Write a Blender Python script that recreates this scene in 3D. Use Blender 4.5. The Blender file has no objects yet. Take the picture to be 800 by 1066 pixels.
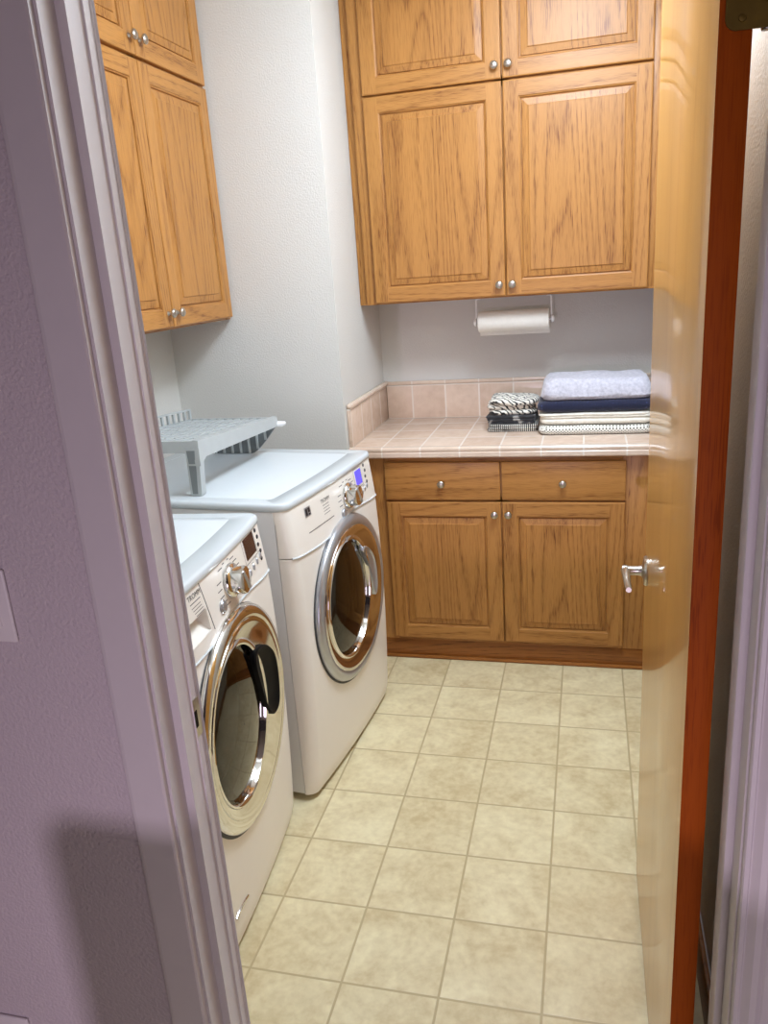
import bpy, bmesh, math, random
from mathutils import Vector, Matrix, noise
random.seed(7)
PI = math.pi
SC = bpy.context.scene
COL = SC.collection

# ------------------------------------------------------------------ materials
def lin(c):
    return tuple(((v/255)/12.92 if v/255 <= .04045 else ((v/255+.055)/1.055)**2.4) for v in c)

class NT:
    def __init__(s, name):
        s.m = bpy.data.materials.new(name); s.m.use_nodes = True
        s.t = s.m.node_tree; s.n = s.t.nodes; s.b = s.n['Principled BSDF']
    def node(s, typ, **kw):
        n = s.n.new(typ)
        for k, v in kw.items():
            if k.startswith('i_'): n.inputs[k[2:].replace('_', ' ')].default_value = v
            else: setattr(n, k, v)
        return n
    def link(s, a, b): s.t.links.new(a, b)
    def coords(s, scale=(1, 1, 1), rot=(0, 0, 0), loc=(0, 0, 0)):
        tc = s.node('ShaderNodeTexCoord'); mp = s.node('ShaderNodeMapping')
        mp.inputs['Scale'].default_value = scale; mp.inputs['Rotation'].default_value = rot; mp.inputs['Location'].default_value = loc
        s.link(tc.outputs['Object'], mp.inputs['Vector']); return mp.outputs['Vector']
    def ramp(s, fac, stops):
        r = s.node('ShaderNodeValToRGB'); e = r.color_ramp.elements
        while len(e) < len(stops): e.new(.5)
        for q, (p, c) in zip(e, stops): q.position = p; q.color = (*c, 1)
        s.link(fac, r.inputs['Fac']); return r.outputs['Color']
    def mix(s, fac, a, b, blend='MIX'):
        m = s.node('ShaderNodeMix', data_type='RGBA', blend_type=blend)
        for v, i in ((fac, 0), (a, 6), (b, 7)):
            if hasattr(v, 'is_output'): s.link(v, m.inputs[i])
            elif i == 0: m.inputs[0].default_value = v
            else: m.inputs[i].default_value = (*v, 1)
        return m.outputs[2]
    def math(s, op, a, b=0.0, c=0.0):
        m = s.node('ShaderNodeMath', operation=op)
        for i, v in enumerate((a, b, c)):
            if hasattr(v, 'is_output'): s.link(v, m.inputs[i])
            else: m.inputs[i].default_value = v
        return m.outputs[0]
    def bump(s, h, strength=.2, dist=.002):
        b = s.node('ShaderNodeBump'); b.inputs['Strength'].default_value = strength; b.inputs['Distance'].default_value = dist
        s.link(h, b.inputs['Height']); s.link(b.outputs['Normal'], s.b.inputs['Normal']); return b
    def set(s, **kw):
        for k, v in kw.items():
            i = s.b.inputs[k.replace('_', ' ')]
            if hasattr(v, 'is_output'): s.link(v, i)
            else: i.default_value = (*v, 1) if isinstance(v, tuple) and len(v) == 3 else v
        return s

def plain(name, rgb, rough=.5, metal=0., var=.04, scale=30, **kw):
    m = NT(name); v = m.coords()
    nz = m.node('ShaderNodeTexNoise', i_Scale=scale, i_Detail=3.0); m.link(v, nz.inputs['Vector'])
    c = lin(rgb); lo = tuple(x*(1-var) for x in c); hi = tuple(min(1, x*(1+var)) for x in c)
    m.set(Base_Color=m.ramp(nz.outputs['Fac'], [(.3, lo), (.7, hi)]), Roughness=rough, Metallic=metal, **kw)
    return m

def wall_mat(name, rgb, strength=.25):
    m = NT(name); v = m.coords()
    n1 = m.node('ShaderNodeTexNoise', i_Scale=160.0, i_Detail=2.0, i_Roughness=.5); m.link(v, n1.inputs['Vector'])
    n2 = m.node('ShaderNodeTexNoise', i_Scale=2.0, i_Detail=2.0); m.link(v, n2.inputs['Vector'])
    c = lin(rgb)
    m.set(Base_Color=m.ramp(n2.outputs['Fac'], [(.3, tuple(x*.97 for x in c)), (.7, c)]), Roughness=.75)
    m.bump(n1.outputs['Fac'], strength, .004)
    return m.m

def oak_mat(name, axis, light=(222, 170, 104), dark=(186, 126, 66), rough=.38, seed=0., lines=44., across=4.0):
    """axis: grain direction 0/1/2. contour lines of a stretched noise field give the cathedral grain"""
    m = NT(name)
    def sc(acr, along): return tuple(along if i == axis else acr for i in range(3))
    v = m.coords(sc(1, .085), loc=(seed, seed*.7, seed*.3))
    d = m.node('ShaderNodeTexNoise', i_Scale=across, i_Detail=1.5, i_Roughness=.4); m.link(v, d.inputs['Vector'])
    fld = m.math('MULTIPLY', d.outputs['Fac'], lines)
    rings = m.math('PINGPONG', fld, 1.0)
    rings = m.math('POWER', rings, 3.0)
    # open pores: short dark dashes along the grain, densest beside the growth lines
    v2 = m.coords(sc(520, 20))
    p = m.node('ShaderNodeTexNoise', i_Scale=1.0, i_Detail=1.5); m.link(v2, p.inputs['Vector'])
    pores = m.node('ShaderNodeMapRange'); pores.inputs['From Min'].default_value = .50; pores.inputs['From Max'].default_value = .68
    m.link(p.outputs['Fac'], pores.inputs['Value'])
    v3 = m.coords(sc(9, .35), loc=(seed, 0, 0))
    q = m.node('ShaderNodeTexNoise', i_Scale=1.0, i_Detail=1.0); m.link(v3, q.inputs['Vector'])
    v4 = m.coords(sc(90, 2.2), loc=(0, seed, 0))
    r = m.node('ShaderNodeTexNoise', i_Scale=1.0, i_Detail=2.0); m.link(v4, r.inputs['Vector'])
    f = m.math('MULTIPLY', pores.outputs['Result'], m.math('MULTIPLY_ADD', rings, .50, .26))
    f = m.math('MULTIPLY_ADD', rings, .25, f)
    f = m.math('ADD', f, m.math('MULTIPLY', m.math('SUBTRACT', q.outputs['Fac'], .5), .36))
    f = m.math('ADD', f, m.math('MULTIPLY', m.math('SUBTRACT', r.outputs['Fac'], .5), .40))
    L, Dk = lin(light), lin(dark); M = tuple((a*.62+b*.38) for a, b in zip(L, Dk))
    m.set(Base_Color=m.ramp(f, [(.0, L), (.30, M), (.72, Dk)]), Roughness=rough)
    m.set(Specular_IOR_Level=.4)
    m.bump(p.outputs['Fac'], .08, .001)
    return m.m

def tile_mat(name, size, grout_w, rgb_lo, rgb_hi, grout, off=(0, 0), rough=.35, planes='XY', nscale=9., bumpk=.3):
    """square tiles laid along two object axes"""
    m = NT(name); tc = m.node('ShaderNodeTexCoord'); sp = m.node('ShaderNodeSeparateXYZ'); m.link(tc.outputs['Object'], sp.inputs[0])
    ids, ds = [], []
    for a, o in zip(planes, off):
        u = m.math('DIVIDE', m.math('SUBTRACT', sp.outputs[a], o), size)
        ids.append(m.math('FLOOR', u)); fr = m.math('FRACT', u)
        ds.append(m.math('MINIMUM', fr, m.math('SUBTRACT', 1.0, fr)))
    d = m.math('MINIMUM', ds[0], ds[1])
    mr = m.node('ShaderNodeMapRange'); mr.interpolation_type = 'SMOOTHSTEP'
    mr.inputs['From Min'].default_value = grout_w*.5/size; mr.inputs['From Max'].default_value = grout_w/size
    m.link(d, mr.inputs['Value']); g = mr.outputs['Result']
    cb = m.node('ShaderNodeCombineXYZ'); m.link(ids[0], cb.inputs[0]); m.link(ids[1], cb.inputs[1])
    wn = m.node('ShaderNodeTexWhiteNoise'); wn.noise_dimensions = '3D'; m.link(cb.outputs[0], wn.inputs['Vector'])
    add = m.node('ShaderNodeVectorMath', operation='MULTIPLY_ADD')
    m.link(wn.outputs['Color'], add.inputs[0]); add.inputs[1].default_value = (5, 5, 5); m.link(tc.outputs['Object'], add.inputs[2])
    n1 = m.node('ShaderNodeTexNoise', i_Scale=nscale, i_Detail=7.0, i_Roughness=.62, i_Distortion=.6); m.link(add.outputs[0], n1.inputs['Vector'])
    n2 = m.node('ShaderNodeTexNoise', i_Scale=nscale*7, i_Detail=4.0); m.link(add.outputs[0], n2.inputs['Vector'])
    f = m.math('ADD', m.math('MULTIPLY', n1.outputs['Fac'], .68), m.math('MULTIPLY', n2.outputs['Fac'], .32))
    f = m.math('ADD', f, m.math('MULTIPLY', m.math('SUBTRACT', wn.outputs['Value'], .5), .06))
    lo, hi = lin(rgb_lo), lin(rgb_hi); mid = tuple((a*.45+b*.55) for a, b in zip(lo, hi))
    c = m.ramp(f, [(.33, lo), (.5, mid), (.66, hi)])
    m.set(Base_Color=m.mix(g, lin(grout), c), Roughness=rough)
    m.bump(m.math('ADD', m.math('MULTIPLY', g, 1.0), m.math('MULTIPLY', n2.outputs['Fac'], .25)), bumpk, .0015)
    return m.m

M = {}
M['wall'] = wall_mat('warm_white_wall_paint', (216, 213, 206), .38)
M['hall_wall'] = wall_mat('hall_wall_paint', (196, 184, 186), .7)
M['ceiling'] = wall_mat('ceiling_paint', (232, 230, 226), .15)
M['trim'] = plain('painted_trim', (204, 196, 195), .45, var=.01).m
LT, DK = (182, 127, 65), (122, 71, 24)
M['oak_v'] = oak_mat('oak_grain_upright', 2, LT, DK)
M['oak_x'] = oak_mat('oak_grain_across', 0, LT, DK, seed=3.1)
M['oak_y'] = oak_mat('oak_grain_lengthwise', 1, LT, DK, seed=1.7)
M['oak_p'] = oak_mat('oak_panel_grain', 2, (179, 124, 62), (116, 66, 22), seed=5.3, lines=52.)
M['oak_shaded'] = oak_mat('oak_in_shade', 0, (160, 100, 46), (108, 60, 20), seed=2.2)  # darker copy of the oak, with the shade painted into its colour
M['floor'] = tile_mat('floor_vinyl_tile', .2292, .0038, (202, 181, 136), (238, 225, 184), (190, 170, 128), off=(0, 0), rough=.42, nscale=7.)
M['counter_top'] = tile_mat('counter_tile', .1524, .0045, (206, 178, 156), (226, 204, 184), (232, 219, 206), off=(-.228, 1.587), rough=.22, nscale=5.)
M['counter_xz'] = tile_mat('splash_tile', .1524, .0045, (202, 174, 152), (224, 200, 180), (230, 217, 204), off=(-.228, .916), rough=.22, planes='XZ', nscale=5.)
M['counter_yz'] = tile_mat('splash_tile_side', .1524, .0045, (202, 174, 152), (224, 200, 180), (230, 217, 204), off=(1.587, .916), rough=.22, planes='YZ', nscale=5.)
M['nose_x'] = tile_mat('bullnose_tile', .1524, .004, (210, 184, 162), (226, 206, 186), (230, 217, 204), off=(-.228, .05), rough=.2, planes='XY', nscale=5.)
M['nose_y'] = tile_mat('bullnose_tile_side', .1524, .004, (210, 184, 162), (226, 206, 186), (230, 217, 204), off=(1.587, -.87), rough=.2, planes='YX', nscale=5.)
M['white'] = plain('white_enamel', (208, 214, 216), .22, var=.005, Coat_Weight=.3, Coat_Roughness=.1).m
M['panel'] = plain('white_front_plastic', (241, 234, 223), .32, var=.005, Coat_Weight=.2, Coat_Roughness=.15).m
M['side'] = plain('white_side_steel', (214, 212, 208), .4, var=.01).m
M['chrome'] = plain('chrome', (226, 224, 220), .06, 1., var=.01).m
M['silver'] = plain('satin_silver', (186, 188, 192), .3, .75, var=.02).m
M['nickel'] = plain('brushed_nickel', (190, 184, 174), .28, 1., var=.05, scale=200).m
M['black'] = plain('black_plastic', (14, 13, 13), .6, var=.05, Specular_IOR_Level=.12).m
M['ink'] = plain('grey_ink', (96, 90, 88), .6, var=.02).m
M['ink_dark'] = plain('dark_ink', (42, 38, 40), .6, var=.02).m
M['drum'] = plain('drum_steel', (120, 118, 112), .35, .8, var=.1, scale=60).m
M['gasket'] = plain('grey_rubber', (70, 70, 70), .6).m
M['display_off'] = plain('dark_display', (62, 40, 36), .12, var=.05).m
m = NT('lit_display'); m.set(Base_Color=lin((70, 60, 200)), Roughness=.2, Emission_Color=lin((112, 104, 235)), Emission_Strength=.75); M['display_on'] = m.m
m = NT('smoked_glass'); m.set(Base_Color=lin((120, 112, 100)), Roughness=.02, Transmission_Weight=1.0, IOR=1.45); M['glass'] = m.m
M['rack'] = plain('grey_plastic_rack', (184, 188, 187), .42, var=.02).m
M['rack_dark'] = plain('darker_grey_plastic', (124, 129, 130), .45, var=.03).m
M['door_face'] = oak_mat('honey_veneer', 2, (226, 170, 88), (210, 152, 72), .34, lines=9., across=6.)
M['door_face'].node_tree.nodes['Principled BSDF'].inputs['Coat Weight'].default_value = .62
M['door_face'].node_tree.nodes['Principled BSDF'].inputs['Coat Roughness'].default_value = .09
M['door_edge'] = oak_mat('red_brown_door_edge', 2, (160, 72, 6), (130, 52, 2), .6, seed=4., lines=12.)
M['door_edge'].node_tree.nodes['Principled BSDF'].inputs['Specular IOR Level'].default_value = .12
M['brass'] = plain('aged_brass', (120, 100, 48), .35, 1., var=.15).m
M['switch'] = plain('switch_plastic', (222, 214, 212), .35, var=.01).m
M['paper'] = plain('paper_towel', (238, 234, 224), .9, var=.02, scale=80).m
M['wire'] = plain('white_wire', (240, 238, 236), .35, var=.01).m
M['card'] = plain('brown_card', (150, 120, 86), .9).m

def cloth_mat(name, kind):
    m = NT(name); v = m.coords()
    fz = m.node('ShaderNodeTexNoise', i_Scale=420.0, i_Detail=2.0); m.link(v, fz.inputs['Vector'])
    if kind == 'grey':
        n = m.node('ShaderNodeTexNoise', i_Scale=90.0, i_Detail=4.0); m.link(v, n.inputs['Vector'])
        c = m.ramp(n.outputs['Fac'], [(.3, lin((182, 180, 190))), (.7, lin((212, 210, 218)))])
        m.bump(n.outputs['Fac'], .7, .004)
    elif kind == 'cream':
        n = m.node('ShaderNodeTexNoise', i_Scale=60.0, i_Detail=3.0); m.link(v, n.inputs['Vector'])
        c = m.ramp(n.outputs['Fac'], [(.3, lin((228, 222, 204))), (.7, lin((242, 238, 224)))]); m.bump(fz.outputs['Fac'], .3, .002)
    elif kind == 'dots':
        sp = m.node('ShaderNodeSeparateXYZ'); m.link(v, sp.inputs[0]); k_ = 2*PI/.0125
        a_ = m.math('SINE', m.math('MULTIPLY', sp.outputs[0], k_)); b_ = m.math('SINE', m.math('MULTIPLY', m.math('SUBTRACT', sp.outputs[2], sp.outputs[1]), k_))
        c = m.ramp(m.math('MULTIPLY_ADD', m.math('MULTIPLY', a_, b_), .5, .5), [(.0, lin((238, 235, 224))), (.60, lin((230, 227, 214))), (.70, lin((96, 92, 80))), (1, lin((96, 92, 82)))])
        m.bump(fz.outputs['Fac'], .4, .002)
    elif kind == 'navy':
        s_ = 125. if kind == 'dots' else 75.
        vo = m.node('ShaderNodeTexVoronoi', i_Scale=s_, i_Randomness=0.0 if kind == 'dots' else .25); m.link(v, vo.inputs['Vector'])
        if kind == 'dots':
            c = m.ramp(vo.outputs['Distance'], [(.0, lin((96, 92, 82))), (.30, lin((120, 116, 104))), (.42, lin((230, 227, 214))), (1, lin((238, 235, 224)))])
        else:
            c = m.ramp(vo.outputs['Distance'], [(.0, lin((52, 62, 104))), (.22, lin((44, 52, 92))), (.36, lin((20, 26, 56))), (1, lin((16, 20, 46)))])
        m.bump(fz.outputs['Fac'], .4, .002)
    elif kind == 'print':
        w = m.node('ShaderNodeTexWave', i_Scale=26.0, i_Distortion=9.0, i_Detail=2.0); w.bands_direction = 'DIAGONAL'; m.link(v, w.inputs['Vector'])
        vo = m.node('ShaderNodeTexVoronoi', i_Scale=48.0, i_Randomness=.8); vo.feature = 'F1'; m.link(v, vo.inputs['Vector'])
        f = m.math('ADD', m.math('MULTIPLY', w.outputs['Fac'], .6), m.math('MULTIPLY', vo.outputs['Distance'], .5))
        c = m.ramp(f, [(.36, lin((26, 26, 28))), (.40, lin((40, 40, 42))), (.44, lin((226, 222, 208))), (1, lin((236, 232, 220)))])
    elif kind == 'stripe':
        w = m.node('ShaderNodeTexWave', i_Scale=40.0, i_Distortion=1.2, i_Detail=1.0); w.bands_direction = 'X'; m.link(v, w.inputs['Vector'])
        n = m.node('ShaderNodeTexNoise', i_Scale=26.0, i_Detail=2.0); m.link(v, n.inputs['Vector'])
        f = m.math('MULTIPLY', w.outputs['Fac'], n.outputs['Fac'])
        c = m.ramp(f, [(.20, lin((26, 26, 28))), (.26, lin((40, 40, 42))), (.32, lin((214, 210, 198))), (1, lin((232, 228, 216)))])
    else:
        n = m.node('ShaderNodeTexNoise', i_Scale=30.0, i_Detail=3.0); m.link(v, n.inputs['Vector'])
        c = m.ramp(n.outputs['Fac'], [(.4, lin((30, 30, 33))), (.62, lin((52, 52, 56))), (.68, lin((160, 158, 152)))])
    m.set(Base_Color=c, Roughness=.92, Sheen_Weight=.25)
    return m.m
for k in ('grey', 'cream', 'dots', 'navy', 'print', 'stripe', 'charcoal'): M['c_'+k] = cloth_mat('cloth_'+k, k)

# ------------------------------------------------------------------ mesh helpers
class MB:
    def __init__(s): s.v = []; s.f = []; s.m = []; s.smooth = []
    def add(s, verts, faces, mat=0, smooth=False, T=None):
        o = len(s.v)
        s.v += [tuple(T @ Vector(p)) if T else tuple(p) for p in verts]
        for i, f in enumerate(faces):
            s.f.append(tuple(o+k for k in f)); s.m.append(mat[i] if isinstance(mat, list) else mat); s.smooth.append(smooth)
        return s
    def box(s, a, b, bev=0., mat=0, T=None, seg=2, matfn=None):
        bm = bmesh.new(); bmesh.ops.create_cube(bm, size=1)
        a, b = Vector(a), Vector(b); c = (a+b)/2; d = b-a
        for v in bm.verts: v.co = Vector((v.co.x*d.x, v.co.y*d.y, v.co.z*d.z))+c
        if bev > 0: bmesh.ops.bevel(bm, geom=bm.edges[:], offset=min(bev, .49*min(abs(x) for x in d)), segments=seg, affect='EDGES', profile=.5)
        s.bm(bm, mat, T, 'bev' if bev > 0 else False, matfn); return s
    def bm(s, bm, mat=0, T=None, smooth=False, matfn=None):
        bm.normal_update(); bm.verts.index_update()
        ms = [matfn(f) for f in bm.faces] if matfn else mat
        fl = [max(abs(c) for c in f.normal) < .999 for f in bm.faces] if smooth == 'bev' else None
        s.add([v.co.copy() for v in bm.verts], [[v.index for v in f.verts] for f in bm.faces], ms, bool(smooth), T)
        if fl: s.smooth[-len(fl):] = fl
        bm.free()
    def loft(s, loops, closed=True, cap0=False, cap1=False, mat=0, smooth=True, T=None):
        n = len(loops[0]); V = [p for l in loops for p in l]; F = []
        for i in range(len(loops)-1):
            for j in range(n if closed else n-1):
                k = (j+1) % n; F.append((i*n+j, i*n+k, (i+1)*n+k, (i+1)*n+j))
        if cap0: F.append(tuple(reversed(range(n))))
        if cap1: F.append(tuple((len(loops)-1)*n+j for j in range(n)))
        return s.add(V, F, mat, smooth, T)
    def lathe(s, prof, T=None, n=32, mat=0, smooth=True, cap0=True, cap1=True):
        """prof: (radius, height) along local z"""
        loops = [[(r*math.cos(2*PI*k/n), r*math.sin(2*PI*k/n), h) for k in range(n)] for r, h in prof]
        return s.loft(loops, True, cap0, cap1, mat, smooth, T)
    def tube(s, path, r, n=10, closed=False, mat=0, T=None):
        P = [Vector(p) for p in path]; loops = []; prev = None
        for i, p in enumerate(P):
            if closed: t = (P[(i+1) % len(P)]-P[i-1])
            else: t = P[min(i+1, len(P)-1)]-P[max(i-1, 0)]
            t.normalize()
            if prev is None:
                a = Vector((0, 0, 1)) if abs(t.z) < .9 else Vector((1, 0, 0)); u = t.cross(a).normalized()
            else: u = (prev - t*prev.dot(t)).normalized()
            prev = u; w = t.cross(u); rr = r[i] if isinstance(r, (list, tuple)) else r
            loops.append([p+u*rr*math.cos(2*PI*k/n)+w*rr*math.sin(2*PI*k/n) for k in range(n)])
        if closed: loops.append(loops[0]); return s.loft(loops, True, False, False, mat, True, T)
        return s.loft(loops, True, True, True, mat, True, T)
    def build(s, name, mats, parent=None, kind=None, label=None, autosmooth=True, fixn=True):
        me = bpy.data.meshes.new(name); me.from_pydata(s.v, [], s.f)
        for m in (mats if isinstance(mats, (list, tuple)) else [mats]): me.materials.append(m)
        for p, mi, sm in zip(me.polygons, s.m, s.smooth): p.material_index = mi; p.use_smooth = sm
        if fixn:
            bm = bmesh.new(); bm.from_mesh(me); bmesh.ops.remove_doubles(bm, verts=bm.verts, dist=1e-6)
            bmesh.ops.recalc_face_normals(bm, faces=bm.faces); bm.to_mesh(me); bm.free()
        if any(s.smooth) and autosmooth:
            try: me.set_sharp_from_angle(angle=math.radians(40))
            except Exception: pass
        o = bpy.data.objects.new(name, me); COL.objects.link(o)
        if parent: o.parent = parent
        if kind: o['kind'] = kind
        if label: o['label'] = label
        return o

def thing(name, label, cat, loc=(0, 0, 0), rz=0., group=None, kind=None):
    o = bpy.data.objects.new(name, None); COL.objects.link(o); o.location = loc; o.rotation_euler = (0, 0, rz); o.empty_display_size = .1
    return tag(o, label, cat, group, kind)
def tag(o, label, cat, group=None, kind=None):
    o['label'] = label; o['category'] = cat
    if group: o['group'] = group
    if kind: o['kind'] = kind
    return o
def struct(name, mb, mats, parent=None):
    return mb.build(name, mats, parent, None if parent else 'structure')
def axis_T(origin, zdir, up=(0, 0, 1)):
    z = Vector(zdir).normalized(); u = Vector(up)
    if abs(z.dot(u)) > .99: u = Vector((0, 1, 0))
    x = u.cross(z).normalized(); y = z.cross(x)
    return Matrix(((x.x, y.x, z.x, origin[0]), (x.y, y.y, z.y, origin[1]), (x.z, y.z, z.z, origin[2]), (0, 0, 0, 1)))

# ------------------------------------------------------------------ the setting
XW, YW, XC, YF, YB, XR = -1.507, 1.544, -.82, 1.544, 2.192, .350
YL, YH = -.322, -.437           # laundry face and hall face of the doorway wall
JL, JR = -.527, .281            # jamb faces
ZC = 2.72
b = lambda a, c, bev=0.: MB().box(a, c, bev)
struct('floor', b((-3.2, -4.2, -.06), (2.4, 2.3, 0)), M['floor'])
struct('wall_left', b((XW-.12, YH, 0), (XW, YF, ZC)), M['wall'])
struct('wall_facing', b((XW-.12, YF, 0), (XC, YB+.12, ZC)), M['wall'])
struct('wall_back', b((XC, YB, 0), (XR+.12, YB+.12, ZC)), M['wall'])
struct('wall_right', b((XR, YL, 0), (XR+.12, YB, ZC)), M['wall'])
struct('ceiling', b((XW-.12, YH, ZC), (XR+.12, YB+.12, ZC+.08)), M['ceiling'])
HD = 2.05
def two_face_wall(name, x0, x1, z0, z1):
    mb = MB().box((x0, YH, z0), (x1, YL, z1), matfn=lambda f: 1 if f.normal.y < -.5 else 0)
    struct(name, mb, [M['wall'], M['hall_wall']])
two_face_wall('wall_doorway_left', -3.2, JL-.019, 0, ZC)
two_face_wall('wall_doorway_right', JR+.019, 2.4, 0, ZC)
two_face_wall('wall_doorway_header', JL-.019, JR+.019, HD+.02, ZC)
struct('ceiling_hall', b((-3.2, -4.2, ZC), (2.4, YH, ZC+.08)), M['ceiling'])
# skirting on the laundry side wall
def baseboard(name, pts):
    struct(name, MB().box(*pts, bev=.004), M['trim'])
struct('baseboard_right', MB().box((XR-.013, YL+.002, 0), (XR, 1.56, .102), bev=.003), M['oak_shaded'])  # dark wood colour stands in for the shadow on this skirting
struct('trim_4', MB().box((XR-.003, YL+.002, .1022), (XR, 1.56, .106), bev=.0008), M['trim'])
baseboard('baseboard_hall_left', ((-3.2, YH-.014, 0), (JL-.066, YH, .10)))
baseboard('baseboard_hall_right', ((JR+.075, YH-.014, 0), (2.4, YH, .10)))

# door lining: jamb boards, stop and profiled casing
def lining(name, side):
    s = 1 if side == 'right' else -1
    xj = JR if s > 0 else JL
    mb = MB().box((xj, YH, 0), (xj+s*.019, YL, HD+.02), .0015)
    j = struct(name, mb, M['trim'])
    MB().box((xj-s*.011, -.399, 0), (xj+s*.002, -.360, HD), .003).build('door_stop', M['trim'], j)
    # casing profile in (away from opening, out from wall)
    prof = [(.000, .000), (.000, .008), (.002, .011), (.007, .0115), (.009, .009), (.0105, .0095), (.020, .0155), (.028, .016), (.034, .0125), (.036, .0135), (.044, .0135), (.056, .015), (.0605, .0145), (.063, .012), (.063, .000)]
    if s < 0: prof = [(.000, .000), (.000, .0095), (.003, .012), (.055, .0145), (.0605, .0138), (.063, .011), (.063, .000)]
    loops = [[(xj+s*(.003+u), YH-n, z) for u, n in prof] for z in (0, HD+.05)]
    MB().loft(loops, True, True, True, 0, False).build('casing', M['trim'], j)
    MB().box((min(xj+s*.0655, xj+s*.069), YH-.0022, 0), (max(xj+s*.0655, xj+s*.069), YH+.001, HD+.05), .0008).build('caulk_line', M['wire'], j, label='thin white caulk line')
    # casing on the laundry side
    MB().box((xj+s*.005, YL, 0), (xj+s*.058, YL+.014, HD+.05), .004).build('casing', M['trim'], j)
    return j
jl = lining('trim_1', 'left'); jr = lining('trim_2', 'right')
struct('trim_3', MB().box((JL-.019, YH, HD), (JR+.019, YL, HD+.02), .0015).box((JL-.07, YH-.014, HD+.005), (JR+.07, YH, HD+.068), .003), M['trim'])
# strike plate on the latch side
mb = MB().box((JL-.001, YL-.026, .866), (JL+.0014, YL+.002, .934), .0006)
sp_ = mb.build('strike_plate', M['nickel'], jl, label='brushed nickel strike plate')
MB().box((JL+.0008, YL-.019, .884), (JL+.0017, YL-.008, .914)).build('latch_hole', M['black'], sp_)

# ------------------------------------------------------------------ hall wall plates
def plate(name, label, cat, cx, cz, kind):
    t = thing(name, label, cat, (cx, YH, cz))
    MB().box((-.036, -.006, -.0585), (.036, 0, .0585), .0035, seg=3).build('cover_plate', M['switch'], t)
    if kind == 'switch':
        MB().box((-.0165, -.0085, -.033), (.0165, -.004, .033), .002).build('rocker', M['switch'], t)
    else:
        for dz in (.02, -.02):
            r = MB().box((-.017, -.0085, dz-.014), (.017, -.004, dz+.014), .004).build('socket', M['switch'], t)
            MB().box((-.008, -.0092, dz-.002), (-.006, -.008, dz+.007)).box((.006, -.0092, dz-.002), (.008, -.008, dz+.006)).build('slot', M['black'], r)
    return t
plate('light_switch', 'pale wall switch plate at the left edge, on the hall wall beside the door casing', 'light switch', -.776, 1.137, 'switch')
plate('wall_outlet', 'pale outlet plate low on the hall wall at the bottom left corner', 'outlet', -.941, .245, 'outlet')

# ------------------------------------------------------------------ the open door
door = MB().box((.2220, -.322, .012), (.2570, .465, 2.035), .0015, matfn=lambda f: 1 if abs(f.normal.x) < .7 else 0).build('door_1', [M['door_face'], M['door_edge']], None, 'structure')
door['label'] = 'open glossy honey wood door with dark red brown edge'
def lever(xs, s):
    T = axis_T((xs, .410, .884), (s, 0, 0))
    h = MB().lathe([(.001, 0), (.034, 0), (.0345, .003), (.032, .007), (.018, .0095), (.0125, .012), (.0105, .02), (.0105, .042), (.0125, .048), (.0115, .054), (.001, .055)], T, 32).build('door_handle', M['nickel'], door, label='satin nickel lever handle')
    xx = xs + s*.047
    path = [(xx, .410, .884), (xx, .394, .886), (xx, .376, .885), (xx-s*.001, .358, .880), (xx-s*.002, .340, .876), (xx-s*.003, .324, .875), (xx-s*.003, .312, .877)]
    MB().tube(path, [.0105, .0098, .0085, .0078, .0075, .0078, .006], 12).build('lever', M['nickel'], h)
    return h
lever(.2220, -1); lever(.2570, 1)
MB().box((.2285, .4645, .862), (.2505, .4662, .922), .0006).build('latch_plate', M['nickel'], door)
for zc in (1.839, .22):
    hg = MB()
    # leaf on the door edge with rounded inner corners
    def leaf(y0, y1):
        pts = []
        r = .012; x0, x1, z0, z1 = .2285, .2575, zc-.0445, zc+.0445
        for (cx, cz, a0) in ((x0+r, z0+r, PI), (x0+r, z1-r, PI/2)):
            arc = [(cx+r*math.cos(a0 + (k/6)*PI/2*(1 if cz < zc else 1)), cz+r*math.sin(a0+(k/6)*PI/2)) for k in range(7)]
            pts += arc if cz < zc else arc
        low = [(x0+r+r*math.cos(PI+k/6*PI/2), z0+r+r*math.sin(PI+k/6*PI/2)) for k in range(7)]
        up = [(x0+r+r*math.cos(PI/2+k/6*PI/2), z1-r+r*math.sin(PI/2+k/6*PI/2)) for k in range(7)]
        poly = up + low + [(x1, z0), (x1, z1)]
        return [[(x, y0, z) for x, z in poly], [(x, y1, z) for x, z in poly]]
    hg.loft(leaf(-.3222, -.3245), True, True, True, 0, False)
    hg.box((.2575, -.3245, zc-.0445), (.2715, -.3218, zc+.0445))
    ho = hg.build('hinge', M['brass'], door, label='aged brass hinge leaf')
    kn = MB(); kn.lathe([(.0005, -.046), (.0052, -.046), (.006, -.044), (.006, .044), (.0052, .046), (.0005, .049)], Matrix.Translation((.2715, -.3165, zc)), 16); kn.build('hinge_pin', M['nickel'], ho)
    for dz, dx in ((-.033, .2455), (0, .2395), (.033, .2455)):
        sc = MB().lathe([(.0005, 0), (.0042, 0), (.0036, .0011), (.0005, .0013)], axis_T((dx, -.3244, zc+dz), (0, -1, 0)), 14); so = sc.build('screw', M['brass'], ho)

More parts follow.
